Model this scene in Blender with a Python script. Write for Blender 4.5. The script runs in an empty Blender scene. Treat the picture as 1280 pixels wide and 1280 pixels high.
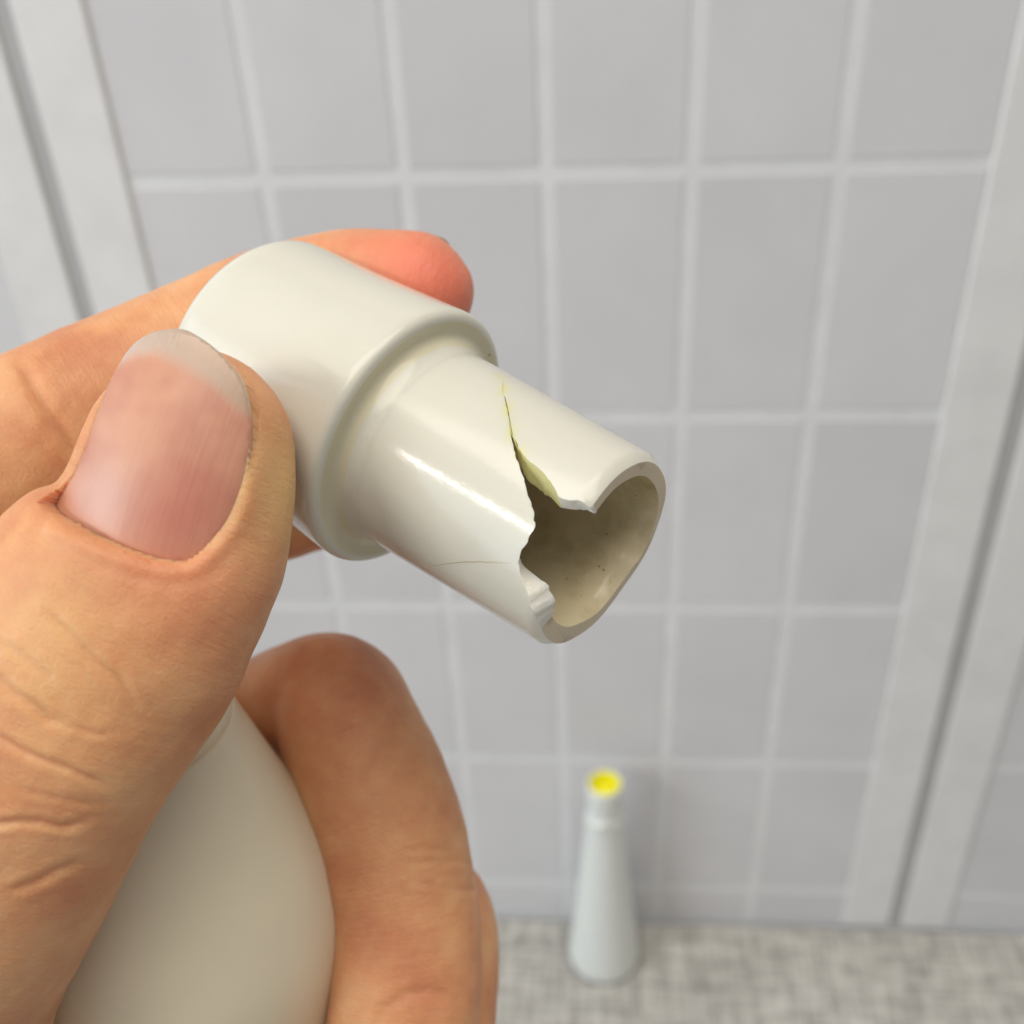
import bpy, bmesh, math, random
import numpy as np
from mathutils import Vector, Matrix, geometry
random.seed(4); np.random.seed(4)
C = bpy.context.scene.collection
S = bpy.context.scene
MM = 0.001

# ------------------------------------------------------------------ camera
F_PX = 1386.15                      # focal length in pixels of a 1280 px wide picture
PITCH, ROLL, YAW = math.radians(34.235), math.radians(-3.087), math.radians(-5.577)
WALL_Y, CAM_H = 0.300, 0.418        # metres
cy, sy = math.cos(YAW), math.sin(YAW)
FW = Vector((sy*math.cos(PITCH), cy*math.cos(PITCH), -math.sin(PITCH)))
r0 = Vector((cy, -sy, 0)); u0 = r0.cross(FW)
RT = math.cos(ROLL)*r0 + math.sin(ROLL)*u0
UP = -math.sin(ROLL)*r0 + math.cos(ROLL)*u0
CAM = Vector((0, 0, CAM_H))
cam_d = bpy.data.cameras.new('camera'); cam = bpy.data.objects.new('camera', cam_d); C.objects.link(cam)
cam.matrix_world = Matrix((( RT.x, UP.x, -FW.x, CAM.x), (RT.y, UP.y, -FW.y, CAM.y), (RT.z, UP.z, -FW.z, CAM.z), (0, 0, 0, 1)))
cam_d.sensor_width = 36; cam_d.lens = 36*F_PX/1280
cam_d.clip_start = 0.005; cam_d.clip_end = 20
cam_d.dof.use_dof = True; cam_d.dof.focus_distance = 0.094; cam_d.dof.aperture_fstop = 27
S.camera = cam

# ------------------------------------------------------------------ world and lamps
W = bpy.data.worlds.new('World'); S.world = W; W.use_nodes = True
bg = W.node_tree.nodes['Background']; bg.inputs['Color'].default_value = (0.79, 0.80, 0.84, 1); bg.inputs['Strength'].default_value = 0.25

def area(name, loc, target, sx, sy_, power, col, axis=None):
    l = bpy.data.lights.new(name, 'AREA'); l.shape = 'RECTANGLE'; l.size = sx; l.size_y = sy_
    l.energy = power; l.color = col
    o = bpy.data.objects.new(name, l); C.objects.link(o)
    z = (Vector(loc) - Vector(target)).normalized()
    x = Vector(axis) if axis else Vector((0, 0, 1)).cross(z)
    x = (x - x.dot(z)*z).normalized(); y = z.cross(x)
    o.matrix_world = Matrix(((x.x, y.x, z.x, loc[0]), (x.y, y.y, z.y, loc[1]), (x.z, y.z, z.z, loc[2]), (0, 0, 0, 1)))
    return o
S.view_settings.view_transform = 'Standard'; S.view_settings.look = 'None'
S.view_settings.exposure = 0.05; S.view_settings.gamma = 1.0
OBJ = CAM + FW*0.1
AX = (RT*0.776 - UP*0.46 - FW*0.43).normalized()             # long axis of the broken spout
area('window_light', (-1.15, -0.30, 0.55), (0.0, 0.2, 0.25), 1.3, 1.1, 9.5, (0.72, 0.86, 1.0))
area('ceiling_light', (0.10, -0.16, 1.9), (0.0, 0.12, 0.2), 1.8, 1.2, 26.0, (1.0, 0.93, 0.83))
rdir = (RT*-0.78 + UP*0.16 - FW*0.58).normalized()
area('tube_light', tuple(OBJ + rdir*0.9), tuple(OBJ), 0.42, 0.020, 2.3, (1.0, 0.93, 0.80), axis=tuple(AX))

# ------------------------------------------------------------------ helpers
def px(x, y, z):                    # picture direction (1280 px frame) and depth in mm -> camera space mm
    return np.array([(x-640)/F_PX*z, (640-y)/F_PX*z, z], float)
M3 = np.array([[RT.x, UP.x, FW.x], [RT.y, UP.y, FW.y], [RT.z, UP.z, FW.z]])
def to_world(a):                    # camera space mm -> world metres
    a = np.asarray(a, float)
    return a @ M3.T*MM + np.array(CAM)
def nz(v):
    v = np.asarray(v, float); return v/np.linalg.norm(v)

def mesh_obj(name, verts, faces, mats, parent=None, smooth=True, origin=None, midx=None):
    verts = np.asarray(verts, float)
    o0 = np.array(origin) if origin is not None else verts.mean(0)
    me = bpy.data.meshes.new(name)
    me.from_pydata((verts-o0).tolist(), [], [list(map(int, f)) for f in faces])
    for m in (mats if isinstance(mats, (list, tuple)) else [mats]): me.materials.append(m)
    if midx is not None: me.polygons.foreach_set('material_index', np.array(midx, dtype=np.int32))
    me.polygons.foreach_set('use_smooth', [smooth]*len(me.polygons))
    me.update()
    o = bpy.data.objects.new(name, me); C.objects.link(o); o.location = o0
    if parent is not None:
        o.parent = parent; o.location = Vector(o0) - parent_loc(parent)
    return o
def parent_loc(p):
    v = Vector(p.location)
    while p.parent: p = p.parent; v += p.location
    return v
def tag(o, label=None, cat=None, group=None, kind=None):
    if label: o['label'] = label
    if cat: o['category'] = cat
    if group: o['group'] = group
    if kind: o['kind'] = kind
    return o
def empty(name, loc):
    o = bpy.data.objects.new(name, None); o.empty_display_size = 0.01; C.objects.link(o); o.location = loc; return o

# ---- node helpers
def material(name):
    m = bpy.data.materials.new(name); m.use_nodes = True
    nt = m.node_tree; b = nt.nodes['Principled BSDF']
    return m, nt, b
def N(nt, t, **kw):
    n = nt.nodes.new(t)
    for k, v in kw.items():
        if hasattr(n, k) and k not in n.inputs: setattr(n, k, v)
        else: n.inputs[k].default_value = v
    return n
def L(nt, a, b): nt.links.new(a, b)
def ramp(nt, src, stops):
    r = nt.nodes.new('ShaderNodeValToRGB'); e = r.color_ramp.elements
    while len(e) < len(stops): e.new(0.5)
    for i, (p, c) in enumerate(stops):
        e[i].position = p; e[i].color = (*c, 1) if len(c) == 3 else c
    L(nt, src, r.inputs[0]); return r
def obj_co(nt, scale=(1, 1, 1), rot=(0, 0, 0)):
    t = nt.nodes.new('ShaderNodeTexCoord'); mp = nt.nodes.new('ShaderNodeMapping')
    mp.inputs['Scale'].default_value = scale; mp.inputs['Rotation'].default_value = rot
    L(nt, t.outputs['Object'], mp.inputs['Vector']); return mp.outputs['Vector']
def noise(nt, co, scale, detail=4, rough=0.55):
    n = nt.nodes.new('ShaderNodeTexNoise'); n.inputs['Scale'].default_value = scale
    n.inputs['Detail'].default_value = detail; n.inputs['Roughness'].default_value = rough
    if co is not None: L(nt, co, n.inputs['Vector'])
    return n.outputs['Fac']
def mix(nt, fac, a, b, mode='MIX'):
    m = nt.nodes.new('ShaderNodeMix'); m.data_type = 'RGBA'; m.blend_type = mode
    for s, v in ((m.inputs[0], fac), (m.inputs[6], a), (m.inputs[7], b)):
        if isinstance(v, (int, float)): s.default_value = v
        elif isinstance(v, tuple): s.default_value = (*v, 1) if len(v) == 3 else v
        else: L(nt, v, s)
    return m.outputs[2]
def math_n(nt, op, a, b=None, c=None, clamp=False):
    m = nt.nodes.new('ShaderNodeMath'); m.operation = op; m.use_clamp = clamp
    for i, v in enumerate((a, b, c)):
        if v is None: continue
        if isinstance(v, (int, float)): m.inputs[i].default_value = v
        else: L(nt, v, m.inputs[i])
    return m.outputs[0]
def bump(nt, h, strength, dist, prev=None):
    b = nt.nodes.new('ShaderNodeBump'); b.inputs['Strength'].default_value = strength
    b.inputs['Distance'].default_value = dist; L(nt, h, b.inputs['Height'])
    if prev is not None: L(nt, prev, b.inputs['Normal'])
    return b.outputs['Normal']
def attr(nt, name):
    a = nt.nodes.new('ShaderNodeAttribute'); a.attribute_name = name; return a

# ------------------------------------------------------------------ materials
def mat_tile():
    m, nt, b = material('grey_tile'); co = obj_co(nt)
    g = nt.nodes.new('ShaderNodeNewGeometry')
    oi = nt.nodes.new('ShaderNodeObjectInfo')
    n = noise(nt, g.outputs['Position'], 35, 5)
    c = ramp(nt, n, [(0.3, (0.635, 0.625, 0.635)), (0.7, (0.675, 0.665, 0.672))])
    v = math_n(nt, 'MULTIPLY_ADD', oi.outputs['Random'], 0.05, 0.975)
    mm = nt.nodes.new('ShaderNodeHueSaturation'); L(nt, c.outputs[0], mm.inputs['Color']); L(nt, v, mm.inputs['Value'])
    L(nt, mm.outputs[0], b.inputs['Base Color']); b.inputs['Roughness'].default_value = 0.55
    L(nt, bump(nt, noise(nt, g.outputs['Position'], 900, 3), 0.2, 0.0003), b.inputs['Normal'])
    return m
def mat_plain(name, col, rough, nscale=60, amp=0.06, bscale=800, bd=0.0002):
    m, nt, b = material(name); g = nt.nodes.new('ShaderNodeNewGeometry')
    n = noise(nt, g.outputs['Position'], nscale, 5)
    c = ramp(nt, n, [(0.25, tuple(x*(1-amp) for x in col)), (0.75, tuple(min(1, x*(1+amp)) for x in col))])
    L(nt, c.outputs[0], b.inputs['Base Color']); b.inputs['Roughness'].default_value = rough
    L(nt, bump(nt, noise(nt, g.outputs['Position'], bscale, 3), 0.3, bd), b.inputs['Normal'])
    return m
def mat_fabric():
    m, nt, b = material('woven_linen'); co = obj_co(nt)
    def threads(axis):
        sc = (1.0, 0.12, 1) if axis == 0 else (0.12, 1.0, 1)
        mp = obj_co(nt, sc, (0, 0, 0.10))
        return noise(nt, mp, 620, 3, 0.6)
    a, c = threads(0), threads(1)
    def streak(sc, s): return noise(nt, obj_co(nt, sc, (0, 0, 0.10)), s, 4, 0.65)
    s1, s2 = streak((1, 0.08, 1), 420), streak((0.08, 1, 1), 420)
    blot = noise(nt, co, 45, 5, 0.6)
    t = math_n(nt, 'ADD', math_n(nt, 'MULTIPLY', math_n(nt, 'ADD', a, c), 0.22), math_n(nt, 'MULTIPLY', math_n(nt, 'ADD', s1, s2), 0.28))
    col = ramp(nt, t, [(0.41, (0.20, 0.193, 0.178)), (0.50, (0.375, 0.365, 0.34)), (0.58, (0.59, 0.575, 0.54))])
    col2 = mix(nt, math_n(nt, 'MULTIPLY', blot, 0.25), col.outputs[0], (0.36, 0.34, 0.28))
    L(nt, col2, b.inputs['Base Color']); b.inputs['Roughness'].default_value = 0.95
    b.inputs['Sheen Weight'].default_value = 0.2
    L(nt, bump(nt, t, 0.8, 0.0012), b.inputs['Normal'])
    return m
def mat_ceramic(name, col, rough=0.16, sss=0.25, stain=None, wobble=0.25, specks=0.04):
    m, nt, b = material(name); co = obj_co(nt)
    n = noise(nt, co, 90, 5)
    c = ramp(nt, n, [(0.3, tuple(x*0.965 for x in col)), (0.7, col)]).outputs[0]
    if stain: 
        f = ramp(nt, noise(nt, co, stain[1], 6, 0.65), [(stain[2], (0, 0, 0)), (stain[3], (1, 1, 1))]).outputs[0]
        c = mix(nt, f, c, stain[0])
    # sparse dark specks of dirt
    v = nt.nodes.new('ShaderNodeTexVoronoi'); v.inputs['Scale'].default_value = 260 if specks < 0.05 else 900; L(nt, co, v.inputs['Vector'])
    sp = math_n(nt, 'LESS_THAN', v.outputs['Distance'], specks)
    msk = math_n(nt, 'GREATER_THAN', noise(nt, co, 120, 2), 0.60 if specks < 0.05 else 0.53)
    c = mix(nt, math_n(nt, 'MULTIPLY', sp, math_n(nt, 'MULTIPLY', msk, 0.7)), c, (0.12, 0.09, 0.05))
    L(nt, c, b.inputs['Base Color']); b.inputs['Roughness'].default_value = rough
    b.inputs['Subsurface Weight'].default_value = sss; b.inputs['Subsurface Radius'].default_value = (1.0, 0.8, 0.5)
    b.inputs['Subsurface Scale'].default_value = 0.0015; b.inputs['IOR'].default_value = 1.43
    nb = bump(nt, noise(nt, co, 260, 3), wobble, 0.00012)
    nb = bump(nt, noise(nt, co, 1500, 3), 0.35*wobble/0.25, 0.00005, nb)
    L(nt, nb, b.inputs['Normal'])
    return m
M_tile = mat_tile()
M_grout = mat_plain('pale_grout', (0.735, 0.735, 0.735), 0.7)
M_strip = mat_plain('white_painted_strip', (0.765, 0.755, 0.74), 0.45)
M_gap = mat_plain('dark_grey_gap', (0.44, 0.435, 0.43), 0.7)  # darker grey filling between the two white strips
M_fabric = mat_fabric()
CREAM = (0.68, 0.67, 0.585)
M_cer = mat_ceramic('cream_glaze', CREAM)
M_ledge = mat_ceramic('yellowed_glaze', (0.70, 0.655, 0.48), 0.2)
M_inner = mat_ceramic('stained_inner_glaze', (0.78, 0.68, 0.45), 0.2, 0.15, stain=((0.50, 0.40, 0.21), 130, 0.48, 0.72), specks=0.09)
M_frac = mat_ceramic('fresh_fracture', (0.84, 0.82, 0.74), 0.65, 0.3, wobble=1.6)
M_noz = mat_ceramic('cream_glaze_stained_by_crack', CREAM)
_nt = M_noz.node_tree; _b = _nt.nodes['Principled BSDF']; _l = _b.inputs['Base Color'].links[0].from_socket
L(_nt, mix(_nt, attr(_nt, 'stain').outputs['Fac'], _l, (0.70, 0.68, 0.22)), _b.inputs['Base Color'])
M_fyel = mat_ceramic('yellow_fracture', (0.78, 0.74, 0.36), 0.65, 0.2, wobble=0.8)
M_rim = mat_ceramic('worn_end_rim', (0.70, 0.60, 0.43), 0.4, 0.2, stain=((0.42, 0.30, 0.20), 300, 0.55, 0.72))
M_body = mat_ceramic('satin_cream', (0.80, 0.715, 0.535), 0.24, 0.2)
M_vase = mat_ceramic('pale_grey_white_glaze', (0.74, 0.76, 0.72), 0.35, 0.1)
M_yel = mat_plain('bright_yellow_lining', (0.84, 0.80, 0.01), 0.5, 200, 0.05)
M_vrim = mat_plain('yellowish_rim_glaze', (0.80, 0.80, 0.52), 0.4, 200, 0.05)
M_vbase = mat_plain('dark_base_shadow', (0.14, 0.13, 0.11), 0.8)  # near-black tone for the painted shadow under the cone

# ------------------------------------------------------------------ wall
def box_vf(x0, x1, y0, y1, z0, z1, bev=0.0):
    v = [(x0, y0, z0), (x1, y0, z0), (x1, y1, z0), (x0, y1, z0), (x0, y0, z1), (x1, y0, z1), (x1, y1, z1), (x0, y1, z1)]
    f = [(0, 1, 2, 3), (4, 7, 6, 5), (0, 4, 5, 1), (1, 5, 6, 2), (2, 6, 7, 3), (3, 7, 4, 0)]
    if bev:
        v[0] = (x0+bev, y0, z0+bev); v[1] = (x1-bev, y0, z0+bev); v[4] = (x0+bev, y0, z1-bev); v[5] = (x1-bev, y0, z1-bev)
        v += [(x0, y0+bev, z0), (x1, y0+bev, z0), (x0, y0+bev, z1), (x1, y0+bev, z1)]   # 8..11
        f = [(0, 1, 5, 4), (8, 9, 1, 0), (4, 5, 11, 10), (8, 0, 4, 10), (1, 9, 11, 5),
             (9, 8, 3, 2), (10, 11, 6, 7), (9, 2, 6, 11), (8, 10, 7, 3), (3, 7, 6, 2)]
    return v, f
D = WALL_Y
TW, TH = 0.13003*D, 0.25169*D
GX0 = -0.4403*D; GZ0 = CAM_H - 0.31136*D
WX0, WX1, WZ1 = -0.46, 0.46, GZ0 + 3*TH
wall = mesh_obj('wall', *box_vf(WX0, WX1, D, D+0.03, -0.02, WZ1), M_grout, smooth=False, origin=(0, D, 0))
tag(wall, 'pale wall of upright grey tiles with white grout behind the hand', kind='structure')
strips = []
right = GX0 + 6*TW
seg = [(0.0, 0.50, 's'), (0.50, 0.63, 'g'), (0.63, 1.12, 's')]
for a, b_, k in seg:
    for side in (0, 1):
        x0, x1 = (GX0-b_*TW, GX0-a*TW) if side == 0 else (right+a*TW, right+b_*TW)
        if k == 's':
            o = mesh_obj('wall_strip', *box_vf(x0, x1, D-0.0013, D-0.0001, 0.0006, WZ1, 0.0005), M_strip, wall, smooth=False)
        else:
            o = mesh_obj('strip_gap', *box_vf(x0+0.0002, x1-0.0002, D-0.0004, D-0.0001, 0.0006, WZ1), M_gap, wall, smooth=False)
tile_me = {}
def tile(x0, x1, z0, z1):
    key = (round(x1-x0, 5), round(z1-z0, 5)); c = ((x0+x1)/2, D, (z0+z1)/2)
    if key not in tile_me:
        o = mesh_obj('tile', *box_vf(x0, x1, D-0.0003, D-0.0001, z0, z1, 0.0002), M_tile, wall, smooth=False, origin=c)
        tile_me[key] = o.data
    else:
        o = bpy.data.objects.new('tile', tile_me[key]); C.objects.link(o); o.parent = wall
        o.location = Vector(c) - wall.location
G = 0.0020
cols = [(GX0+i*TW, GX0+(i+1)*TW) for i in range(6)]
lx, rx = GX0-1.12*TW, right+1.12*TW
k = 0
while lx - k*TW > WX0+0.01: cols.append((lx-(k+1)*TW, lx-k*TW)); k += 1
k = 0
while rx + k*TW < WX1-0.01: cols.append((rx+k*TW, rx+(k+1)*TW)); k += 1
for a, b_ in cols:
    for j in range(-3, 5):
        zt = GZ0 - j*TH; zb = max(zt-TH, 0.0)
        tile(max(a, WX0)+G*(1 if a not in (GX0, rx) else 0.2), min(b_, WX1)-G*(1 if abs(b_-right) > 1e-6 and abs(b_-lx) > 1e-6 else 0.2), zb+(G if zb > 0 else 0.0007), zt-G)

# ------------------------------------------------------------------ table top with linen
nx, ny = 120, 90
xs = np.linspace(-0.6, 0.6, nx); ys = np.linspace(-0.5, D-0.0025, ny)
V = []; 
for j in range(ny):
    for i in range(nx):
        x, y = xs[i], ys[j]
        z = 0.0004*math.sin(x*31+1.3*math.sin(y*17)) + 0.0003*math.sin(y*43+x*12)
        V.append((x, y, z-0.0006))
Fc = [(j*nx+i, j*nx+i+1, (j+1)*nx+i+1, (j+1)*nx+i) for j in range(ny-1) for i in range(nx-1)]
tb = mesh_obj('linen_tabletop', V, Fc, M_fabric, origin=(0, 0, 0))
tag(tb, 'grey beige woven linen surface in front of the tiled wall', kind='structure')

# ------------------------------------------------------------------ revolve helper
def revolve(profile, center, axis, n=128, close0=False, close1=False):
    """profile: (u along axis, radius); returns verts, faces in the frame of center/axis"""
    axis = nz(axis); ref = np.array([0, 0, 1.0]) if abs(axis[2]) < 0.9 else np.array([1.0, 0, 0])
    e1 = nz(np.cross(axis, ref)); e2 = np.cross(axis, e1)
    v = []; f = []
    for u, r in profile:
        for k in range(n):
            t = 2*math.pi*k/n
            v.append(np.array(center)+axis*u+(e1*math.cos(t)+e2*math.sin(t))*r)
    for j in range(len(profile)-1):
        for k in range(n):
            a = j*n+k; b2 = j*n+(k+1) % n
            f.append((a, b2, b2+n, a+n))
    if close0: f.append(tuple(reversed(range(n))))
    if close1: f.append(tuple(range((len(profile)-1)*n, len(profile)*n)))
    return np.array(v), f
def smooth_profile(pts, step=0.5):
    pts = np.array(pts, float); out = []
    P = np.vstack([2*pts[0]-pts[1], pts, 2*pts[-1]-pts[-2]])
    for i in range(1, len(P)-2):
        p0, p1, p2, p3 = P[i-1:i+3]; n = max(2, int(np.linalg.norm(p2[:2]-p1[:2])/step))
        for k in range(n):
            t = k/n
            out.append(0.5*((2*p1)+(-p0+p2)*t+(2*p0-5*p1+4*p2-p3)*t*t+(-p0+3*p1-3*p2+p3)*t**3))
    out.append(pts[-1]); return np.array(out)

# ------------------------------------------------------------------ standing cone by the wall
def ray_floor(x, y):
    d = M3 @ px(x, y, 1.0); t = -CAM_H/d[2]; return np.array(CAM)+d*t
vb = ray_floor(755, 1192)
vb = np.array([vb[0], min(vb[1], D-0.018), 0.0])
vase = empty('standing_cone', vb)
tag(vase, 'slim pale ceramic cone with yellow open top standing on linen by the wall', 'ceramic cone')
prof = [(0.4, 13.6), (0.8, 14.6), (2.5, 14.7), (8, 14.1), (20, 12.8), (40, 10.9), (60, 9.0), (78, 7.6), (86, 7.15), (87.3, 7.15), (88.2, 6.9), (88.8, 6.3), (91, 6.3), (100, 6.5), (103.5, 6.5), (104.4, 6.3), (104.6, 6.0), (104.3, 5.6), (100, 4.7), (96, 4.5)]
v, f = revolve([(a*MM, b_*MM) for a, b_ in prof], vb, (0, 0, 1), 96)
mesh_obj('cone_wall', v, f, [M_vase, M_vrim], vase, midx=[1 if j//96 >= 15 else 0 for j in range(len(f))])
v, f = revolve([(0.0, 13.2*MM), (0.5*MM, 13.9*MM)], vb, (0, 0, 1), 96, True, True)  # thin dark disc standing in for the shadow ring at the cone's base
mesh_obj('base_shadow_ring', v, f, M_vbase, vase)
v, f = revolve([(104.4*MM, 5.5*MM), (103.0*MM, 5.0*MM), (99*MM, 4.4*MM), (98.0*MM, 4.0*MM), (98.0*MM, 0.3*MM)], vb, (0, 0, 1), 64, False, True)
mesh_obj('yellow_lining', v, f, M_yel, vase)
# small chipped bump of glaze on the neck facing the camera
bm = bmesh.new(); bmesh.ops.create_icosphere(bm, subdivisions=3, radius=1.0)
cv = np.array([q.co[:] for q in bm.verts]); cf = [[q.index for q in p_.verts] for p_ in bm.faces]; bm.free()
nn = np.array([math.sin(7*a+3*b_)*math.cos(5*c_) for a, b_, c_ in cv])[:, None]
cv = cv*(1+0.18*nn)*np.array([2.6, 1.0, 2.0])*MM
toC = nz(np.array([-vb[0]-0.02, -vb[1], 0]))
mesh_obj('glaze_chip', cv + vb + toC*7.0*MM + np.array([0, 0, 88.5*MM]), cf, M_vase, vase)

# ------------------------------------------------------------------ broken spout
Bc = px(518, 553, 104.0); Ec = px(752, 690, 94.7)
ax = nz(Ec-Bc); LN = float(np.linalg.norm(Ec-Bc))
f1 = nz(np.array([0, 0, -1.0]) - np.dot([0, 0, -1.0], ax)*ax)      # towards the viewer
f2 = nz(np.cross(ax, f1))
if f2[1] < 0: f2 = -f2                                             # upwards in the picture
def sp(u, th, r): return Bc + ax*u + (f1*math.cos(th)+f2*math.sin(th))*r
R_B, R_E = 9.95, 9.3
def r_out(u): return R_B + (R_E-R_B)*u/LN
def cone_hit(x, y):
    """theta, u of the nozzle surface seen at a picture point"""
    d = nz(px(x, y, 1.0)); lo = None
    ts = np.linspace(60, 125, 2600)
    P = d[None, :]*ts[:, None] - Bc; u = P @ ax; q = P - u[:, None]*ax; rr = np.linalg.norm(q, axis=1)
    ins = rr - (R_B + (R_E-R_B)*u/LN)
    idx = np.where(ins < 0)[0]
    i = idx[0] if len(idx) else int(np.argmin(ins))
    th = math.atan2(q[i] @ f2, q[i] @ f1)
    return th, float(u[i])
spout = empty('broken_spout', tuple(to_world(Bc - ax*10)))
tag(spout, 'glossy cream ceramic spout with a broken open nozzle pinched between thumb and index finger', 'ceramic spout')

# barrel
bp = [(-22.6, 0.02), (-22.6, 6.0), (-22.45, 9.0), (-21.9, 10.8), (-20.8, 11.9), (-19.0, 12.3), (-12, 12.45), (-4.0, 12.85), (-1.2, 13.0), (-0.5, 12.92), (-0.1, 12.6), (0.05, 12.1)]
bp = smooth_profile(bp, 0.4)
ledge = smooth_profile([(0.05, 12.1), (-0.05, 11.5), (-0.05, 10.9), (0.25, 10.45), (0.9, 10.12), (1.7, r_out(1.7)+0.02), (2.3, r_out(2.3))], 0.15)
prof = [tuple(p_) for p_ in bp] + [tuple(p_) for p_ in ledge[1:]]
v, f = revolve(prof, Bc, ax, 192)
midx = [0]*((len(bp)-1)*192) + [1]*((len(f))-(len(bp)-1)*192)
nl = len(ledge)-1
for j in range(nl):
    if ledge[j][0] > 0.8:
        for k in range(192): midx[(len(bp)-1+j)*192+k] = 0
mesh_obj('barrel', to_world(v), f, [M_cer, M_ledge], spout, midx=midx)

# nozzle wall: outline of the hole unrolled on the cone, triangulated, given its thickness
hole_px = [(745, 633), (735, 631), (722, 625), (712, 625.5), (705, 624), (697, 619), (690, 605), (682, 594), (673, 585), (664, 578), (655, 569), (648, 560), (642.5, 548), (639.5, 537), (637, 522), (634.5, 508), (631.5, 496),
           (630.2, 495.5), (633, 509), (635.3, 523), (637.5, 538), (640, 551), (644, 566), (648, 578), (653, 594), (658, 611), (664, 628), (668, 642), (667, 650), (669, 659), (663, 668), (660, 677), (652, 687), (650, 694), (647.5, 703), (650, 718), (655, 729), (659, 739), (662, 753), (666, 768), (672, 790)]
hp = [cone_hit(*p_) for p_ in hole_px]
th_a = hp[0][0]; th_b = hp[-1][0]
RM = 9.5                                # mean radius: metric unrolling
def endu(th):                           # slightly uneven end
    return LN + 0.35 + 0.25*max(0, -math.cos(th+0.5)) + 0.10*math.sin(3*th+1)+0.05*math.sin(7*th)
U0 = 2.3
rng = random.Random(2)
hp[0] = (th_a, endu(th_a)); 
hp[-1] = (th_b, endu(th_b))
ext = 1.3
TWO = 2*math.pi
seam = math.pi                          # seam at the far side
poly = []; kindv = []
# outer domain: theta from -pi to pi
nth = 176
ths = [-math.pi + TWO*i/nth for i in range(nth+1)]
for t in ths: poly.append((t, U0)); kindv.append('b')
nu = 40
for i in range(1, nu): poly.append((math.pi, U0+(endu(math.pi)-U0)*i/nu)); kindv.append('s')
# end edge from +pi down to th_a
for t in reversed([t for t in ths if t > th_a+0.01]): poly.append((t, endu(t))); kindv.append('e')
hk = []
for i, (t, u) in enumerate(hp):
    if i: 
        t0, u0_ = hp[i-1]; dd = math.hypot((t-t0)*RM, u-u0_); n = max(1, int(dd/0.28))
        for k in range(1, n):
            s = k/n; jx = rng.uniform(-1, 1)*0.06 if not 12 < i < 22 else 0
            poly.append((t0+(t-t0)*s+jx/RM, u0_+(u-u0_)*s+jx)); kindv.append('h%.3f' % (i-1+k/n))
    poly.append((t, u)); kindv.append('h%.3f' % i)
for t in reversed([t for t in ths if t < th_b-0.01]): poly.append((t, endu(t))); kindv.append('e')
for i in range(nu-1, 0, -1): poly.append((-math.pi, U0+(endu(math.pi)-U0)*i/nu)); kindv.append('s')
NB = len(poly)
pv = [Vector((t*RM, u)) for t, u in poly]
ed = [(i, (i+1) % NB) for i in range(NB)]
P2 = np.array([(a.x, a.y) for a in pv])
def inside(x, y):
    c = False; j = NB-1
    xi, yi = P2[:, 0], P2[:, 1]; xj, yj = np.roll(xi, 1), np.roll(yi, 1)
    cond = ((yi > y) != (yj > y)); xx = (xj-xi)*(y-yi)/(yj-yi+1e-12)+xi
    return bool(np.sum(cond & (x < xx)) % 2)
inner_pts = []
for i in range(-44, 45):
    for j in range(1, 44):
        t = math.pi*i/44.5; u = U0+(LN-U0)*j/44
        x, y = t*RM, u
        if inside(x, y) and np.min(np.hypot(P2[:, 0]-x, P2[:, 1]-y)) > 0.22: inner_pts.append(Vector((x, y)))
res = geometry.delaunay_2d_cdt(pv+inner_pts, ed, [], 0, 1e-5)
co2, tris = res[0], res[2]
orig = res[3]
tri_ok = []
for t in tris:
    cx_ = sum(co2[i].x for i in t)/3; cy_ = sum(co2[i].y for i in t)/3
    if inside(cx_, cy_): tri_ok.append(tuple(t))
# boundary edges
from collections import Counter
ec = Counter()
for t in tri_ok:
    for a, b_ in ((t[0], t[1]), (t[1], t[2]), (t[2], t[0])): ec[(min(a, b_), max(a, b_))] += 1
kv = {}
for i, og in enumerate(orig):
    for q in og:
        if q < NB: kv[i] = kindv[q]; break
n2 = len(co2)
KEY = np.array([(0, .3, 0), (2, .3, 0), (4, .1, 0), (5.5, -.5, 0), (7, -.8, 0), (9, -.8, 0), (12, -.35, 0), (16, 0, 0), (20, 0, -.7), (24, 0, -1.4), (28, -.1, -1.5), (30, -.7, -1.3), (34, -.9, -1.2), (36, -.5, -.7), (37.6, .45, .25), (39, .75, .7), (40, .2, .2)])
hb = [(i, float(kv[i][1:])) for i in kv if kv[i].startswith('h')]
hbi = np.array([(co2[i].x, co2[i].y, np.interp(h, KEY[:, 0], KEY[:, 1]), np.interp(h, KEY[:, 0], KEY[:, 2])) for i, h in hb])
def inner_shift(i):
    """how far the inner skin reaches into the hole (mm in the unrolled plane)"""
    d = np.hypot(hbi[:, 0]-co2[i].x, hbi[:, 1]-co2[i].y); j = int(np.argmin(d)); w = math.exp(-(d[j]/1.6)**1.5)
    if kv.get(i, '')[:1] in ('e', 'b', 's'): w = 0
    return hbi[j, 2]*w, hbi[j, 3]*w
def wall_t(u): return 2.1 if u > LN-4 else 2.1
ov = []; iv = []; 
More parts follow.
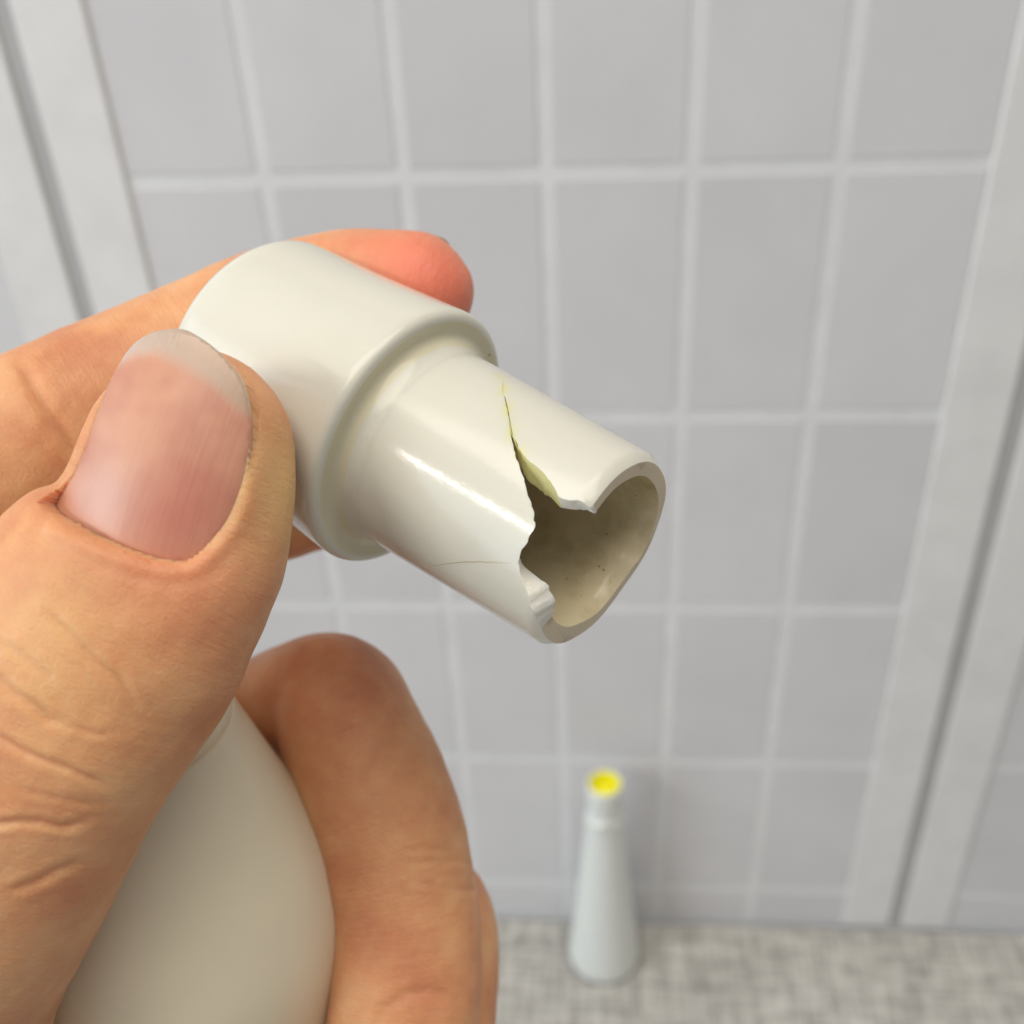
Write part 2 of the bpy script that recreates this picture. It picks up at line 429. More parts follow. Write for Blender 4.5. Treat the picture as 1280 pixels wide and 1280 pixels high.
for i, c_ in enumerate(co2):
    th, u = c_.x/RM, c_.y
    rr = r_out(u)
    k = kv.get(i, '')
    # rounded lip on outer end
    d = endu(th)-u
    if d < 0.9: rr -= 0.55*(1-max(d, 0)/0.9)**2
    ov.append(sp(u, th, rr))
    s0, s1 = inner_shift(i)
    ri = r_out(u)-2.15
    if k.startswith('h'): s0 += rng.uniform(-1, 1)*0.10; s1 += rng.uniform(-1, 1)*0.10; ri += rng.uniform(-1, 1)*0.05
    ri += (0.30+0.6/(1+math.exp(-(abs(th)-2.3)*6)))*math.exp(-max(d, 0)/0.9)
    # small moulded step on the lower inside wall, flaring below it
    wv = 1/(1+math.exp(-(th-3.02)*45)) if th > 0 else 1/(1+math.exp((th+1.3)*8)); ri -= 0.4*wv
    iv.append(sp(u+s1, th+s0/RM*1.0, ri))
ov = np.array(ov); iv = np.array(iv)
verts = np.vstack([ov, iv]); faces = []; mi = []
for t in tri_ok:
    faces.append(t); mi.append(0)
    faces.append((t[2]+n2, t[1]+n2, t[0]+n2)); mi.append(1)
dirs = {}
for t in tri_ok:
    for a, b_ in ((t[0], t[1]), (t[1], t[2]), (t[2], t[0])): dirs[(a, b_)] = 1
for (a, b_), c_ in ec.items():
    if c_ != 1: continue
    if (a, b_) not in dirs: a, b_ = b_, a
    ka, kb = kv.get(a, ''), kv.get(b_, '')
    if 's' in (ka, kb) and (ka in 'sb' and kb in 'sb' or ka == kb == 's') and abs(abs(co2[a].x)-math.pi*RM) < 1e-3 and abs(abs(co2[b_].x)-math.pi*RM) < 1e-3: continue
    if abs(abs(co2[a].x)-math.pi*RM) < 1e-3 and abs(abs(co2[b_].x)-math.pi*RM) < 1e-3: continue
    if ka == 'b' and kb == 'b': continue
    faces.append((b_, a, a+n2, b_+n2))
    h = float(ka[1:]) if ka.startswith('h') else (float(kb[1:]) if kb.startswith('h') else -1)
    mi.append(4 if h < 0 else (3 if 5 <= h <= 22 else 2))
# orientation: outer normals outwards
a, b_, c_ = (ov[i] for i in tri_ok[0]); nrm = np.cross(b_-a, c_-a)
pc = (a+b_+c_)/3 - Bc; pc = pc - (pc @ ax)*ax
if nrm @ pc < 0: faces = [tuple(reversed(f_)) for f_ in faces]
noz = mesh_obj('nozzle', to_world(verts), faces, [M_noz, M_inner, M_frac, M_fyel, M_rim], spout, midx=mi)
_st = noz.data.attributes.new('stain', 'FLOAT', 'POINT')
crk = np.array([cone_hit(*p_) for p_ in [(626, 470), (629, 480), (631, 497), (634, 510), (637, 528), (640, 548), (646, 562), (652, 568)]])*np.array([RM, 1])
crk = cr2 = np.array([crk[i]*(1-t)+crk[i+1]*t for i in range(len(crk)-1) for t in (0, .25, .5, .75)])
cP = np.array([(q.x, q.y) for q in co2]); dC = np.min(np.hypot(cP[:, None, 0]-crk[None, :, 0], cP[:, None, 1]-crk[None, :, 1]), axis=1)
sv = 0.55*np.exp(-(dC/0.55)**2)*(0.55+0.45*np.sin(cP[:, 1]*3.1)); _st.data.foreach_set('value', np.concatenate([sv, sv*0]).astype(np.float32))
bm = bmesh.new(); bm.from_mesh(noz.data)
bmesh.ops.remove_doubles(bm, verts=bm.verts, dist=2e-6)
for e in bm.edges:
    if len(e.link_faces) == 2 and e.link_faces[0].material_index != e.link_faces[1].material_index and not {e.link_faces[0].material_index, e.link_faces[1].material_index} == {2, 3}:
        e.smooth = False
bm.to_mesh(noz.data); bm.free()
# inner floor of the bore
v, f = revolve([(U0+0.2, 7.2), (3.2, 7.0), (3.0, 3.0), (3.1, 0.05)], Bc, ax, 96)
mesh_obj('bore_floor', to_world(v), [tuple(reversed(q)) for q in f], M_inner, spout)

# hairline cracks on the lower nozzle: thin dark tubes half sunk in the glaze
def hairline(pts_px, rad, mat, name):
    pts = []
    for i in range(len(pts_px)-1):
        for k in range(6):
            s = k/6; x = pts_px[i][0]*(1-s)+pts_px[i+1][0]*s; y = pts_px[i][1]*(1-s)+pts_px[i+1][1]*s
            th, u = cone_hit(x+rng.uniform(-.4, .4), y+rng.uniform(-.4, .4)); pts.append(sp(u, th, r_out(u)-rad*0.35))
    vv = []; ff = []
    for i, p_ in enumerate(pts):
        t = nz((pts[min(i+1, len(pts)-1)]-pts[max(i-1, 0)])); a1 = nz(np.cross(t, [0.2, 0.3, 1])); a2 = np.cross(t, a1)
        rr = rad*(0.25+0.75*math.sin(math.pi*(i+0.5)/len(pts)))
        for k in range(5): vv.append(p_+(a1*math.cos(k*TWO/5)+a2*math.sin(k*TWO/5))*rr)
    for i in range(len(pts)-1):
        for k in range(5): ff.append((i*5+k, i*5+(k+1) % 5, (i+1)*5+(k+1) % 5, (i+1)*5+k))
    return mesh_obj(name, to_world(vv), ff, mat, spout)
M_crack = mat_plain('dirty_crack_line', (0.33, 0.26, 0.15), 0.7)
M_crky = mat_plain('yellow_crack_line', (0.62, 0.60, 0.20), 0.6)
hairline([(533, 709), (548, 706), (570, 703), (595, 702), (620, 703), (645, 705)], 0.035, M_crack, 'hairline_crack')
hairline([(629.5, 497), (627.5, 487), (629, 478), (626, 470)], 0.05, M_crky, 'hairline_crack')
hairline([(630, 497), (633, 509), (636, 524), (639, 540), (645, 556), (650, 566)], 0.055, M_crky, 'hairline_crack')

# ------------------------------------------------------------------ cream body held in the palm
Hb = px(160, 915, 108.0)
hax = nz(np.array([-0.10, 0.88, -0.46]))
# profile along hax (upwards), radius
hp_ = [(-75, 9.5), (-62, 12.0), (-50, 13.8), (-38, 15.3), (-27, 17.0), (-19, 16.2), (-10, 13.4), (-5, 11.9), (0, 10.4)]
pf = smooth_profile(hp_, 0.8)
neck = smooth_profile([(0, 10.4), (0.35, 10.2), (0.35, 9.9), (0.8, 9.5), (2.5, 9.2), (6, 9.0)], 0.3)
prof = [tuple(q) for q in pf]+[tuple(q) for q in neck[1:]]
v, f = revolve(prof, Hb, hax, 160, True, True)
held = empty('ceramic_body', tuple(to_world(Hb)))
tag(held, 'satin cream ceramic body with a stepped shoulder held in the palm below the thumb', 'ceramic body')
mesh_obj('shell', to_world(v), f, M_body, held)

# ------------------------------------------------------------------ hand
def cr(P, n_per):
    P = np.array(P, float); Q = np.vstack([2*P[0]-P[1], P, 2*P[-1]-P[-2]]); out = []
    for i in range(1, len(Q)-2):
        p0, p1, p2, p3 = Q[i-1:i+3]
        for k in range(n_per):
            t = k/n_per
            out.append(0.5*((2*p1)+(-p0+p2)*t+(2*p0-5*p1+4*p2-p3)*t*t+(-p0+3*p1-3*p2+p3)*t**3))
    out.append(P[-1]); return np.array(out)
chains = {}
def finger(name, st, tip_r, roll=0.0, pw=2.15):
    """st: (x px, y px, depth mm, half width px, half thickness mm) from the tip inwards"""
    rows = []
    for x, y, z, w, t in st:
        p_ = px(x, y, z); rows.append([*p_, w*z/F_PX, t])
    Q = cr(rows, 8)
    s = np.concatenate([[0], np.cumsum(np.linalg.norm(np.diff(Q[:, :3], axis=0), axis=1))])
    # dense sampling near the rounded tip
    ss = np.concatenate([tip_r*(1-np.cos(np.linspace(0.02, math.pi/2, 12))), np.arange(tip_r+0.6, s[-1], 0.9)])
    R = np.array([[np.interp(a, s, Q[:, k]) for k in range(5)] for a in ss])
    n = 40; vv = []; ff = []
    T = np.gradient(R[:, :3], axis=0)
    for i in range(len(R)):
        c0 = R[i, :3]; t = nz(T[i]); wd = nz(np.cross(t, nz(c0)))
        # keep the width vector pointing to the right-hand side of the growth direction
        nd = np.cross(wd, t)
        ca, sa = math.cos(roll), math.sin(roll); wd, nd = wd*ca+nd*sa, nd*ca-wd*sa
        k = math.sqrt(max(0.0, 1-(1-min(ss[i]/tip_r, 1))**2)) if ss[i] < tip_r else 1.0
        w, th = R[i, 3]*k, R[i, 4]*k
        for j in range(n):
            a = TWO*j/n; cx_, cy_ = math.cos(a), math.sin(a)
            e = 2/pw
            x = math.copysign(abs(cx_)**e, cx_)*w; y = math.copysign(abs(cy_)**e, cy_)*th
            vv.append(c0+wd*x+nd*y)
    for i in range(len(R)-1):
        for j in range(n): ff.append((i*n+j, i*n+(j+1) % n, (i+1)*n+(j+1) % n, (i+1)*n+j))
    ff.append(tuple(reversed(range(n)))); ff.append(tuple(range((len(R)-1)*n, len(R)*n)))
    chains[name] = (ss, R[:, :3].copy(), R[:, 3].copy())
    return np.array(vv), ff
pieces = []
pieces.append(finger('thumb', [(252, 440, 93.5, 96, 5.2), (247, 490, 92.5, 111, 5.9), (239, 570, 91.5, 131, 6.8), (211, 672, 90.5, 151, 8.0), (153, 750, 90, 181, 8.8), (95, 835, 90, 186, 9.0), (35, 930, 91, 186, 9.6), (-48, 1064, 94, 198, 11.5), (-150, 1225, 99, 218, 13.5), (-210, 1420, 108, 250, 15), (-300, 1620, 120, 260, 16)], 7.0, 0.30))
pieces.append(finger('index', [(592, 366, 115.5, 66, 5.8), (560, 366, 116, 72, 6.2), (490, 368, 117.5, 80, 6.8), (420, 380, 118.5, 90, 7.3), (330, 415, 119, 99, 7.8), (230, 465, 117, 104, 8.2), (130, 510, 114, 108, 8.5), (40, 560, 111, 119, 9.2), (-80, 620, 110, 128, 9.8), (-220, 700, 113, 142, 11), (-340, 800, 122, 160, 12)], 6.0))
pieces.append(finger('middle', [(462, 596, 127, 70, 5.8), (430, 602, 128, 74, 6.2), (360, 617, 130, 80, 6.8), (270, 640, 132, 84, 7.4), (150, 690, 134, 90, 8.2), (0, 760, 136, 100, 9), (-160, 860, 136, 110, 10), (-300, 950, 138, 120, 11)], 6.0))
pieces.append(finger('ring', [(470, 1420, 114, 80, 5.8), (485, 1360, 115.5, 86, 6.4), (500, 1290, 117.5, 94, 7.2), (506, 1220, 119, 96, 7.6), (503, 1140, 120.5, 97, 7.9), (487, 1060, 121.5, 99, 8.2), (462, 980, 122, 97, 8.2), (438, 914, 124, 88, 8.4), (415, 872, 129, 80, 8.6), (350, 885, 137, 74, 8.6), (270, 930, 143, 76, 9), (150, 1000, 148, 90, 9.5), (0, 1080, 151, 105, 10.5), (-160, 1160, 152, 118, 12)], 6.0))
pieces.append(finger('little', [(530, 1440, 120, 60, 5), (545, 1360, 123, 64, 5.6), (552, 1290, 126, 66, 5.9), (556, 1215, 129, 68, 6.3), (552, 1155, 133, 68, 6.6), (530, 1125, 139, 62, 6.8), (450, 1150, 146, 66, 7.2), (330, 1210, 152, 74, 8), (180, 1280, 155, 88, 9), (0, 1360, 155, 100, 11)], 5.0))
pieces.append(finger('palm', [(-60, 700, 136, 80, 7), (-110, 850, 139, 190, 10), (-120, 1000, 143, 250, 12), (-110, 1180, 145, 290, 14), (-110, 1400, 146, 310, 15), (-150, 1650, 145, 290, 16), (-230, 1900, 140, 240, 17)], 12.0))
pieces.append(finger('web', [(-150, 720, 108, 70, 8), (-200, 800, 110, 110, 10), (-240, 950, 114, 150, 12), (-250, 1150, 120, 200, 15), (-260, 1400, 127, 250, 17), (-280, 1650, 133, 260, 18)], 8.0))
vv = []; ff = []; off = 0
for a, b_ in pieces:
    vv.append(a); ff += [tuple(i+off for i in q) for q in b_]; off += len(a)
me = bpy.data.meshes.new('tmp'); me.from_pydata(np.vstack(vv).tolist(), [], ff); me.update()
tmp = bpy.data.objects.new('tmp', me); C.objects.link(tmp)
m1 = tmp.modifiers.new('r', 'REMESH'); m1.mode = 'VOXEL'; m1.voxel_size = 0.55
m2 = tmp.modifiers.new('s', 'SMOOTH'); m2.factor = 0.5; m2.iterations = 14
m3 = tmp.modifiers.new('u', 'SUBSURF'); m3.levels = 1; m3.render_levels = 1
dg = bpy.context.evaluated_depsgraph_get(); ev = tmp.evaluated_get(dg).to_mesh()
nv = len(ev.vertices); HV = np.empty(nv*3); ev.vertices.foreach_get('co', HV); HV = HV.reshape(-1, 3)
HN = np.empty(nv*3); ev.vertices.foreach_get('normal', HN); HN = HN.reshape(-1, 3)
HF = np.empty(len(ev.loops), dtype=np.int64); ev.loops.foreach_get('vertex_index', HF)
assert len(HF) == 4*len(ev.polygons); HF = HF.reshape(-1, 4)
tmp.evaluated_get(dg).to_mesh_clear(); bpy.data.objects.remove(tmp); bpy.data.meshes.remove(me)

names = ['thumb', 'index', 'middle', 'ring', 'little', 'palm', 'web']
best = np.full(nv, 1e9); fid = np.zeros(nv, int); along = np.zeros(nv); circ = np.zeros(nv)
for k, nm in enumerate(names):
    ss, Pc, Wd = chains[nm]
    st = slice(0, None, 2); A = Pc[st]; sA = ss[st]; wA = Wd[st]
    for i in range(0, nv, 40000):
        d = np.linalg.norm(HV[i:i+40000, None, :]-A[None], axis=2)/wA[None]
        j = np.argmin(d, axis=1); dm = d[np.arange(len(j)), j]
        m = dm < best[i:i+40000]
        best[i:i+40000][m] = dm[m]; fid[i:i+40000][m] = k
        tt = nz(A[0]-A[-1]) if False else None
        jn = np.clip(j, 1, len(A)-2); T = A[jn+1]-A[jn-1]; T /= np.linalg.norm(T, axis=1)[:, None]
        rel = HV[i:i+40000]-A[j]; al = sA[j]+np.sum(rel*T, axis=1)
        wdv = np.cross(T, A[j]/np.linalg.norm(A[j], axis=1)[:, None]); wdv /= np.linalg.norm(wdv, axis=1)[:, None]
        ndv = np.cross(wdv, T); an = np.arctan2(np.sum(rel*ndv, axis=1), np.sum(rel*wdv, axis=1))
        along[i:i+40000][m] = al[m]; circ[i:i+40000][m] = (an*8)[m]
PX = np.stack([HV[:, 0]/HV[:, 2]*F_PX+640, 640-HV[:, 1]/HV[:, 2]*F_PX], 1)
face = -np.sum(HN*HV, axis=1)/np.linalg.norm(HV, axis=1)        # >0 turned to the camera

# nail bed frame on the thumb
class Nail:
    def __init__(s, O, A, B, R, RL):
        s.O = O; s.A = nz(A); s.B = nz(B - (B @ s.A)*s.A); s.Nn = nz(np.cross(s.A, s.B))
        if s.Nn @ O > 0: s.Nn = -s.Nn
        s.R = R; s.RL = RL
    def h(s, a, b_):
        b2 = np.clip(np.abs(b_), 0, s.R*0.97)
        return -(s.R-np.sqrt(s.R**2-b2**2)) - a*a/(2*s.RL)
    def pt(s, a, b_, dh=0.0):
        return s.O + np.outer(a, s.A) + np.outer(b_, s.B) + np.outer(s.h(a, b_)+dh, s.Nn)
    def from_px(s, x, y):
        d = nz(px(x, y, 1.0)); ts = np.linspace(s.O[2]-6, s.O[2]+12, 2500)/d[2]
        q = ts[:, None]*d - s.O; a, b_ = q @ s.A, q @ s.B; g = s.h(a, b_)-q @ s.Nn
        i = np.where(g >= 0)[0]; i = i[0] if len(i) else int(np.argmax(g))
        return a[i], b_[i]
thN = Nail(px(204, 566, 84.2), np.array([0.29, 0.95, 0.13]), np.array([0.93, -0.30, -0.10]), 13.0, 80)
nail_px = [(219, 410), (237, 414), (266, 433), (287, 455), (303, 477), (311, 505), (314, 535), (312, 570), (303, 610), (287, 649), (266, 677), (244, 698), (226, 703), (200, 700), (156, 686), (125, 672), (94, 656), (75, 643), (68, 632), (76, 615), (91, 592), (106, 556), (118, 520), (131, 489), (148, 455), (166, 430), (190, 415)]
npoly = np.array([thN.from_px(*p_) for p_ in nail_px])
npoly = cr(np.vstack([npoly, npoly[:1]]), 5)[:-1]
def sdist(P, poly):
    a = poly; b_ = np.roll(poly, -1, axis=0); dm = np.full(len(P), 1e9); ins = np.zeros(len(P), bool)
    for p, q in zip(a, b_):
        e = q-p; w = P-p; t = np.clip((w @ e)/(e @ e), 0, 1); d = np.linalg.norm(w-t[:, None]*e, axis=1); dm = np.minimum(dm, d)
        c = (p[1] > P[:, 1]) != (q[1] > P[:, 1]); xx = (q[0]-p[0])*(P[:, 1]-p[1])/(q[1]-p[1]+1e-12)+p[0]
        ins ^= (c & (P[:, 0] < xx))
    return np.where(ins, -dm, dm)
rel = HV-thN.O; la, lb, lh = rel @ thN.A, rel @ thN.B, rel @ thN.Nn
selm = (fid == 0) & (la > -16) & (la < 14) & (lh > -7.5) & ((HN @ thN.Nn) > -0.05)
idx = np.where(selm)[0]
sd = sdist(np.stack([la[idx], lb[idx]], 1), npoly)
hn = thN.h(la[idx], lb[idx])
amax = npoly[:, 0].max()
prox = np.clip((amax-4.5-la[idx])/3.0, 0, 1)                      # 0 under the free edge
e_ = np.clip((sd+0.8)/1.0, 0, 1); e_ = e_*e_*(3-2*e_)
tgt_in = hn-0.45+0.50*e_*prox - 0.9*(1-prox)
tgt_out = lh[idx]
fold = 0.38*np.exp(-((sd-0.8)/0.6)**2)*prox
w = np.clip((2.6-sd)/2.6, 0, 1); w = w*w*(3-2*w)
dh = np.exp(-((hn-0.35-lh[idx])/1.8)**2); w = np.where(sd > 0, w*dh, w); fold = fold*np.where(lb[idx] < -6.5, dh*0.4, 1)
base_h = np.where(sd < 0.2, tgt_in*w + tgt_out*(1-w), (hn+0.05-0.9*(1-prox))*w + tgt_out*(1-w))
# skip vertices that are far below the nail surface outside of the outline
okm = (sd < 0) | (np.abs(base_h-lh[idx]) < 3.0)
newh = np.where(okm, base_h+fold, lh[idx])
lim = np.where(sd < 0, 4, np.clip(3.0-sd, 0, 3.0))
dlt = np.clip(newh-lh[idx], -lim, lim)
HV[idx] += dlt[:, None]*thN.Nn

# creases and folds (depth mm, width px)
def crease(poly, fingers, depth, width, bulge=0.35):
    global HV
    poly = np.array(poly, float)
    m = np.isin(fid, fingers) & (face > 0.05)
    lo, hi = poly.min(0)-40, poly.max(0)+40
    m &= (PX[:, 0] > lo[0]) & (PX[:, 0] < hi[0]) & (PX[:, 1] > lo[1]) & (PX[:, 1] < hi[1])
    ii = np.where(m)[0]
    if not len(ii): return
    P = PX[ii]; dm = np.full(len(ii), 1e9); tt = np.zeros(len(ii)); n = len(poly)-1
    for k in range(n):
        p, q = poly[k], poly[k+1]; e = q-p; t = np.clip(((P-p) @ e)/(e @ e), 0, 1)
        d = np.linalg.norm(P-p-t[:, None]*e, axis=1); u = d < dm; dm[u] = d[u]; tt[u] = (k+t[u])/n
    fade = np.clip(np.minimum(tt, 1-tt)*5+0.25, 0, 1)
    g = -depth*np.exp(-(dm/width)**2) + depth*bulge*np.exp(-((dm-width*2.4)/(width*1.2))**2)
    HV[ii] += HN[ii]*(g*fade)[:, None]
TH, IX, RG, LT = [0], [1], [3], [4]
crease([(-30, 905), (0, 921), (28, 937), (59, 951), (87, 960), (112, 972), (140, 983)], TH, 0.27, 4.5)
crease([(-20, 835), (0, 848), (19, 867), (45, 883), (61, 899), (80, 905)], TH, 0.28, 6)
crease([(60, 765), (80, 785), (101, 806), (124, 829), (150, 850), (170, 880)], TH, 0.20, 5)
crease([(-20, 1030), (0, 1029), (23, 1026), (52, 1028), (80, 1034), (110, 1028)], TH, 0.26, 4.5)
crease([(10, 1115), (45, 1105), (75, 1088), (105, 1078)], TH, 0.2, 5)
crease([(0, 800), (25, 818), (50, 836), (66, 850)], TH, 0.12, 5)
crease([(85, 905), (110, 915), (140, 918)], TH, 0.12, 4)
crease([(20, 985), (60, 995), (100, 1003), (130, 1006)], TH, 0.12, 4)
crease([(24, 452), (34, 470), (46, 492), (62, 520), (85, 555), (98, 580)], IX, 0.5, 8, 0.15)
crease([(500, 1064), (530, 1060), (565, 1064), (590, 1070)], RG, 0.09, 4)
crease([(505, 1080), (540, 1076), (575, 1075), (595, 1080)], RG, 0.12, 4)
crease([(520, 1104), (550, 1110), (580, 1112), (598, 1112)], RG, 0.11, 4)
crease([(500, 1118), (540, 1120), (575, 1122)], RG, 0.07, 4)
crease([(470, 1290), (480, 1262), (505, 1244), (540, 1236), (575, 1250)], RG, 0.15, 6)
# low random undulation so that the flesh is not a perfect loft
def vn(P, s, seed):
    rs = np.random.RandomState(seed); o = np.zeros(len(P))
    for _ in range(9):
        k = rs.normal(size=3)*s; o += np.sin(P @ k+rs.uniform(0, 6.3))
    return o/4.0
nailmask = np.ones(nv); nailmask[idx] = np.clip((sd+0.2)/2, 0, 1)
HV += HN*((vn(HV, 0.35, 1)*0.10+vn(HV, 1.1, 2)*0.03)*nailmask)[:, None]

# skin colour masks
def blob(c, r, f_=None):
    d = np.linalg.norm(HV-np.array(c), axis=1); g = np.exp(-(d/r)**2)
    if f_ is not None: g = g*np.isin(fid, f_)
    return g
red = np.zeros(nv)
red += 1.0*blob(px(570, 360, 112), 9, IX) + 0.5*blob(px(480, 350, 112), 8, IX)
red += 0.45*blob(px(430, 1260, 98), 6, RG) + 0.25*blob(px(380, 870, 118), 8, RG)
red += 0.35*blob(px(250, 720, 82), 6, TH)
yel = 0.9*blob(px(350, 610, 90), 5.5, TH) + 0.5*blob(px(60, 820, 80), 7, TH)
bed = np.zeros(nv); bed[idx] = np.clip((-0.3-sd)/0.8, 0, 1)*np.clip((lb[idx]+7.0)/1.0, 0, 1)

hm = bpy.data.meshes.new('hand')
HW = to_world(HV); o0 = to_world(px(120, 1000, 110))
hm.vertices.add(nv); hm.vertices.foreach_set('co', (HW-o0).ravel())
npoly_ = len(HF); hm.loops.add(npoly_*4); hm.loops.foreach_set('vertex_index', HF.ravel())
hm.polygons.add(npoly_); hm.polygons.foreach_set('loop_start', np.arange(0, npoly_*4, 4)); 
hm.polygons.foreach_set('use_smooth', [True]*npoly_)
hm.update(calc_edges=True); hm.validate()
for nm, arr in (('red', red), ('yel', yel), ('bed', bed)):
    at_ = hm.attributes.new(nm, 'FLOAT', 'POINT'); at_.data.foreach_set('value', arr.astype(np.float32))
at_ = hm.attributes.new('skinco', 'FLOAT_VECTOR', 'POINT')
at_.data.foreach_set('vector', np.stack([along, circ, fid*13.0], 1).astype(np.float32).ravel())

def mat_skin():
    m, nt, b = material('skin'); co = obj_co(nt)
    sk = attr(nt, 'skinco').outputs['Vector']
    n1 = noise(nt, co, 110, 5, 0.6); n2 = noise(nt, co, 420, 4, 0.6)
    c = ramp(nt, n1, [(0.34, (0.60, 0.25, 0.115)), (0.52, (0.71, 0.355, 0.165)), (0.66, (0.77, 0.44, 0.215))]).outputs[0]
    c = mix(nt, math_n(nt, 'MULTIPLY', n2, 0.28), c, (0.60, 0.25, 0.17))
    c = mix(nt, math_n(nt, 'MULTIPLY', attr(nt, 'red').outputs['Fac'], 0.75, clamp=True), c, (0.80, 0.225, 0.145))
    c = mix(nt, math_n(nt, 'MULTIPLY', attr(nt, 'yel').outputs['Fac'], 0.75, clamp=True), c, (0.78, 0.52, 0.22))
    c = mix(nt, attr(nt, 'bed').outputs['Fac'], c, (0.72, 0.31, 0.225))
    L(nt, c, b.inputs['Base Color'])
    b.inputs['Subsurface Weight'].default_value = 0.65; b.inputs['Subsurface Radius'].default_value = (1.0, 0.35, 0.16)
    b.inputs['Subsurface Scale'].default_value = 0.0028
    rg = ramp(nt, n2, [(0.3, (0.42,)*3), (0.7, (0.55,)*3)]); L(nt, rg.outputs[0], b.inputs['Roughness'])
    b.inputs['Specular IOR Level'].default_value = 0.4
    def sm(sc, s, d=3):
        mp = nt.nodes.new('ShaderNodeMapping'); mp.inputs['Scale'].default_value = sc; L(nt, sk, mp.inputs['Vector'])
        return noise(nt, mp.outputs['Vector'], s, d, 0.6)
    lines = sm((1.0, 0.16, 1), 1.7, 3); fine = sm((1, 0.45, 1), 4.2, 3)
    v = nt.nodes.new('ShaderNodeTexVoronoi'); v.feature = 'DISTANCE_TO_EDGE'; v.inputs['Scale'].default_value = 1700; L(nt, co, v.inputs['Vector'])
    vd = math_n(nt, 'MINIMUM', v.outputs['Distance'], 0.12)
    nb = bump(nt, lines, 0.5, 0.00026)
    nb = bump(nt, fine, 0.5, 0.00014, nb)
    nb = bump(nt, vd, 0.45, 0.00026, nb)
    nb = bump(nt, noise(nt, co, 3200, 3), 0.5, 0.00007, nb)
    L(nt, nb, b.inputs['Normal'])
    return m
M_skin = mat_skin(); hm.materials.append(M_skin)
hand = bpy.data.objects.new('hand', hm); C.objects.link(hand); hand.location = o0
tag(hand, 'bare left hand pinching the broken spout between thumb and index finger, other fingers curled', 'hand')

# ---- nails
def mat_nail():
    m, nt, b = material('fingernail'); at1 = attr(nt, 'fr'); sk = attr(nt, 'nco').outputs['Vector']
    mp = nt.nodes.new('ShaderNodeMapping'); mp.inputs['Scale'].default_value = (0.06, 1, 1); L(nt, sk, mp.inputs['Vector'])
    ridg = noise(nt, mp.outputs['Vector'], 1.6, 3)
    blo = noise(nt, sk, 0.16, 2)
    c = ramp(nt, blo, [(0.35, (0.52, 0.225, 0.15)), (0.6, (0.62, 0.315, 0.205))]).outputs[0]
    c = mix(nt, attr(nt, 'deep').outputs['Fac'], c, (0.48, 0.15, 0.11))
    c = mix(nt, attr(nt, 'pale').outputs['Fac'], c, (0.55, 0.33, 0.28))
    c = mix(nt, at1.outputs['Fac'], c, (0.66, 0.49, 0.365))
    L(nt, c, b.inputs['Base Color']); b.inputs['Roughness'].default_value = 0.40
    b.inputs['Subsurface Weight'].default_value = 0.4; b.inputs['Subsurface Radius'].default_value = (1, 0.5, 0.3); b.inputs['Subsurface Scale'].default_value = 0.001
    b.inputs['Coat Weight'].default_value = 0.1; b.inputs['Coat Roughness'].default_value = 0.3
    L(nt, math_n(nt, 'MULTIPLY', at1.outputs['Fac'], 0.35), b.inputs['Transmission Weight'])
    L(nt, bump(nt, ridg, 0.4, 0.00012), b.inputs['Normal'])
    return m
M_nail = mat_nail()
fr_px = [(150, 452), (169, 442), (194, 439), (225, 453), (259, 474), (281, 492), (300, 512)]
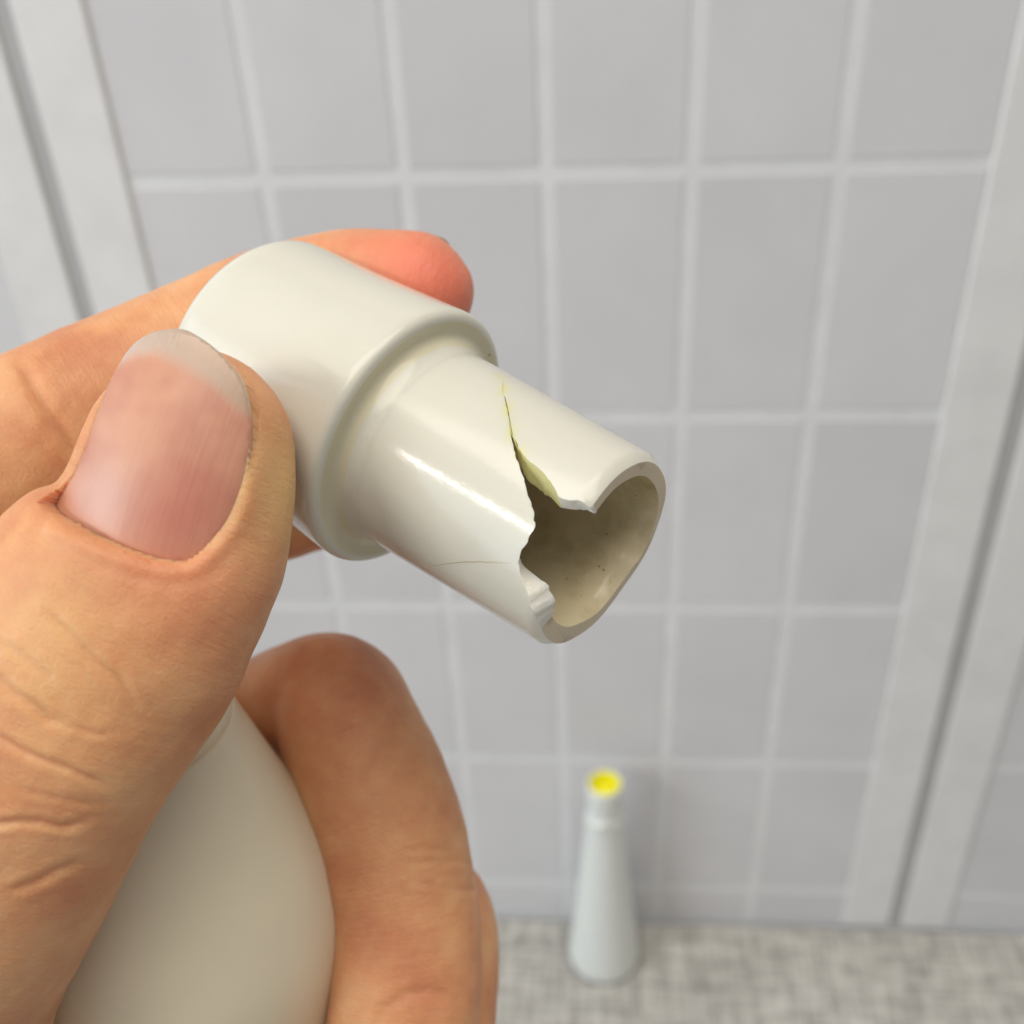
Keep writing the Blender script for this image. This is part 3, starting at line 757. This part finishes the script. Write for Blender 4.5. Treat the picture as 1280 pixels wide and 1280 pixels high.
def make_nail(NL, poly, name, free=None, label=None, deep=None, pale=None):
    pts = [Vector(p_) for p_ in poly]; nb_ = len(pts); e_ = [(i, (i+1) % nb_) for i in range(nb_)]
    lo, hi = poly.min(0), poly.max(0); g = []
    for a in np.arange(lo[0], hi[0], 0.35):
        for b_ in np.arange(lo[1], hi[1], 0.35): g.append((a, b_))
    g = np.array(g); s_ = sdist(g, poly); g = g[s_ < -0.15]
    r_ = geometry.delaunay_2d_cdt(pts+[Vector(q) for q in g], e_, [], 0, 1e-5)
    c2 = np.array([(q.x, q.y) for q in r_[0]]); cen = np.array([c2[list(t)].mean(0) for t in r_[2]])
    keep = sdist(cen, poly) < 0; T = [tuple(t) for t, k_ in zip(r_[2], keep) if k_]
    s_ = -sdist(c2, poly); n_ = len(c2)
    dome = -0.10*np.exp(-np.maximum(s_, 0)/0.35)
    top = NL.pt(c2[:, 0], c2[:, 1], dome); bot = NL.pt(c2[:, 0], c2[:, 1], -0.40)
    cc = Counter(); dd = set()
    for t in T:
        for a, b_ in ((t[0], t[1]), (t[1], t[2]), (t[2], t[0])): cc[(min(a, b_), max(a, b_))] += 1; dd.add((a, b_))
    fs = list(T)+[(t[2]+n_, t[1]+n_, t[0]+n_) for t in T]
    for (a, b_), q in cc.items():
        if q == 1:
            if (a, b_) not in dd: a, b_ = b_, a
            fs.append((b_, a, a+n_, b_+n_))
    a, b_, c_ = (top[i] for i in T[0])
    if np.cross(b_-a, c_-a) @ NL.Nn < 0: fs = [tuple(reversed(q)) for q in fs]
    o = mesh_obj(name, to_world(np.vstack([top, bot])), fs, M_nail, hand)
    if free is not None:
        fa = np.array(free); o_ = np.argsort(fa[:, 1]); lim_ = np.interp(c2[:, 1], fa[o_, 1], fa[o_, 0])
        fr = np.clip((c2[:, 0]-lim_)/1.3+0.5, 0, 1)
    else: fr = np.zeros(n_)
    def st(nm, ar):
        q = o.data.attributes.new(nm, 'FLOAT', 'POINT'); q.data.foreach_set('value', np.concatenate([ar, ar]).astype(np.float32))
    st('fr', fr)
    for nm, sp_ in (('deep', deep), ('pale', pale)):
        ar = np.zeros(n_)
        if sp_: ar = sp_[2]*np.exp(-(np.hypot((c2[:, 0]-sp_[0][0])/1.2, c2[:, 1]-sp_[0][1])/sp_[1])**2)
        st(nm, ar)
    q = o.data.attributes.new('nco', 'FLOAT_VECTOR', 'POINT')
    cc3 = np.stack([c2[:, 0], c2[:, 1], 0*c2[:, 0]], 1); q.data.foreach_set('vector', np.vstack([cc3, cc3]).astype(np.float32).ravel())
    if label: o['label'] = label
    return o
free = np.array([thN.from_px(*p_) for p_ in fr_px])
make_nail(thN, npoly, 'nail', free, 'long pink thumbnail with pale translucent free edge', deep=(thN.from_px(222, 645), 3.4, 0.75), pale=(thN.from_px(125, 625), 2.8, 0.75))
# index nail seen edge-on along the top of the fingertip
ixN = Nail(px(498, 322, 119.5)+np.array([0, 2.25, 0]), np.array([0.98, -0.10, -0.06]), np.array([0.05, 0.25, -0.95]), 7.0, 60)
ixN.Nn = nz(np.array([0.08, 0.97, 0.20]))
ixN.B = nz(np.cross(ixN.Nn, ixN.A))
el = np.array([(5.6*math.cos(a), 5.0*math.sin(a)) for a in np.linspace(0, TWO, 40, endpoint=False)])
make_nail(ixN, el, 'nail', np.array([(5.0, -6), (5.2, 0), (5.0, 6)]))
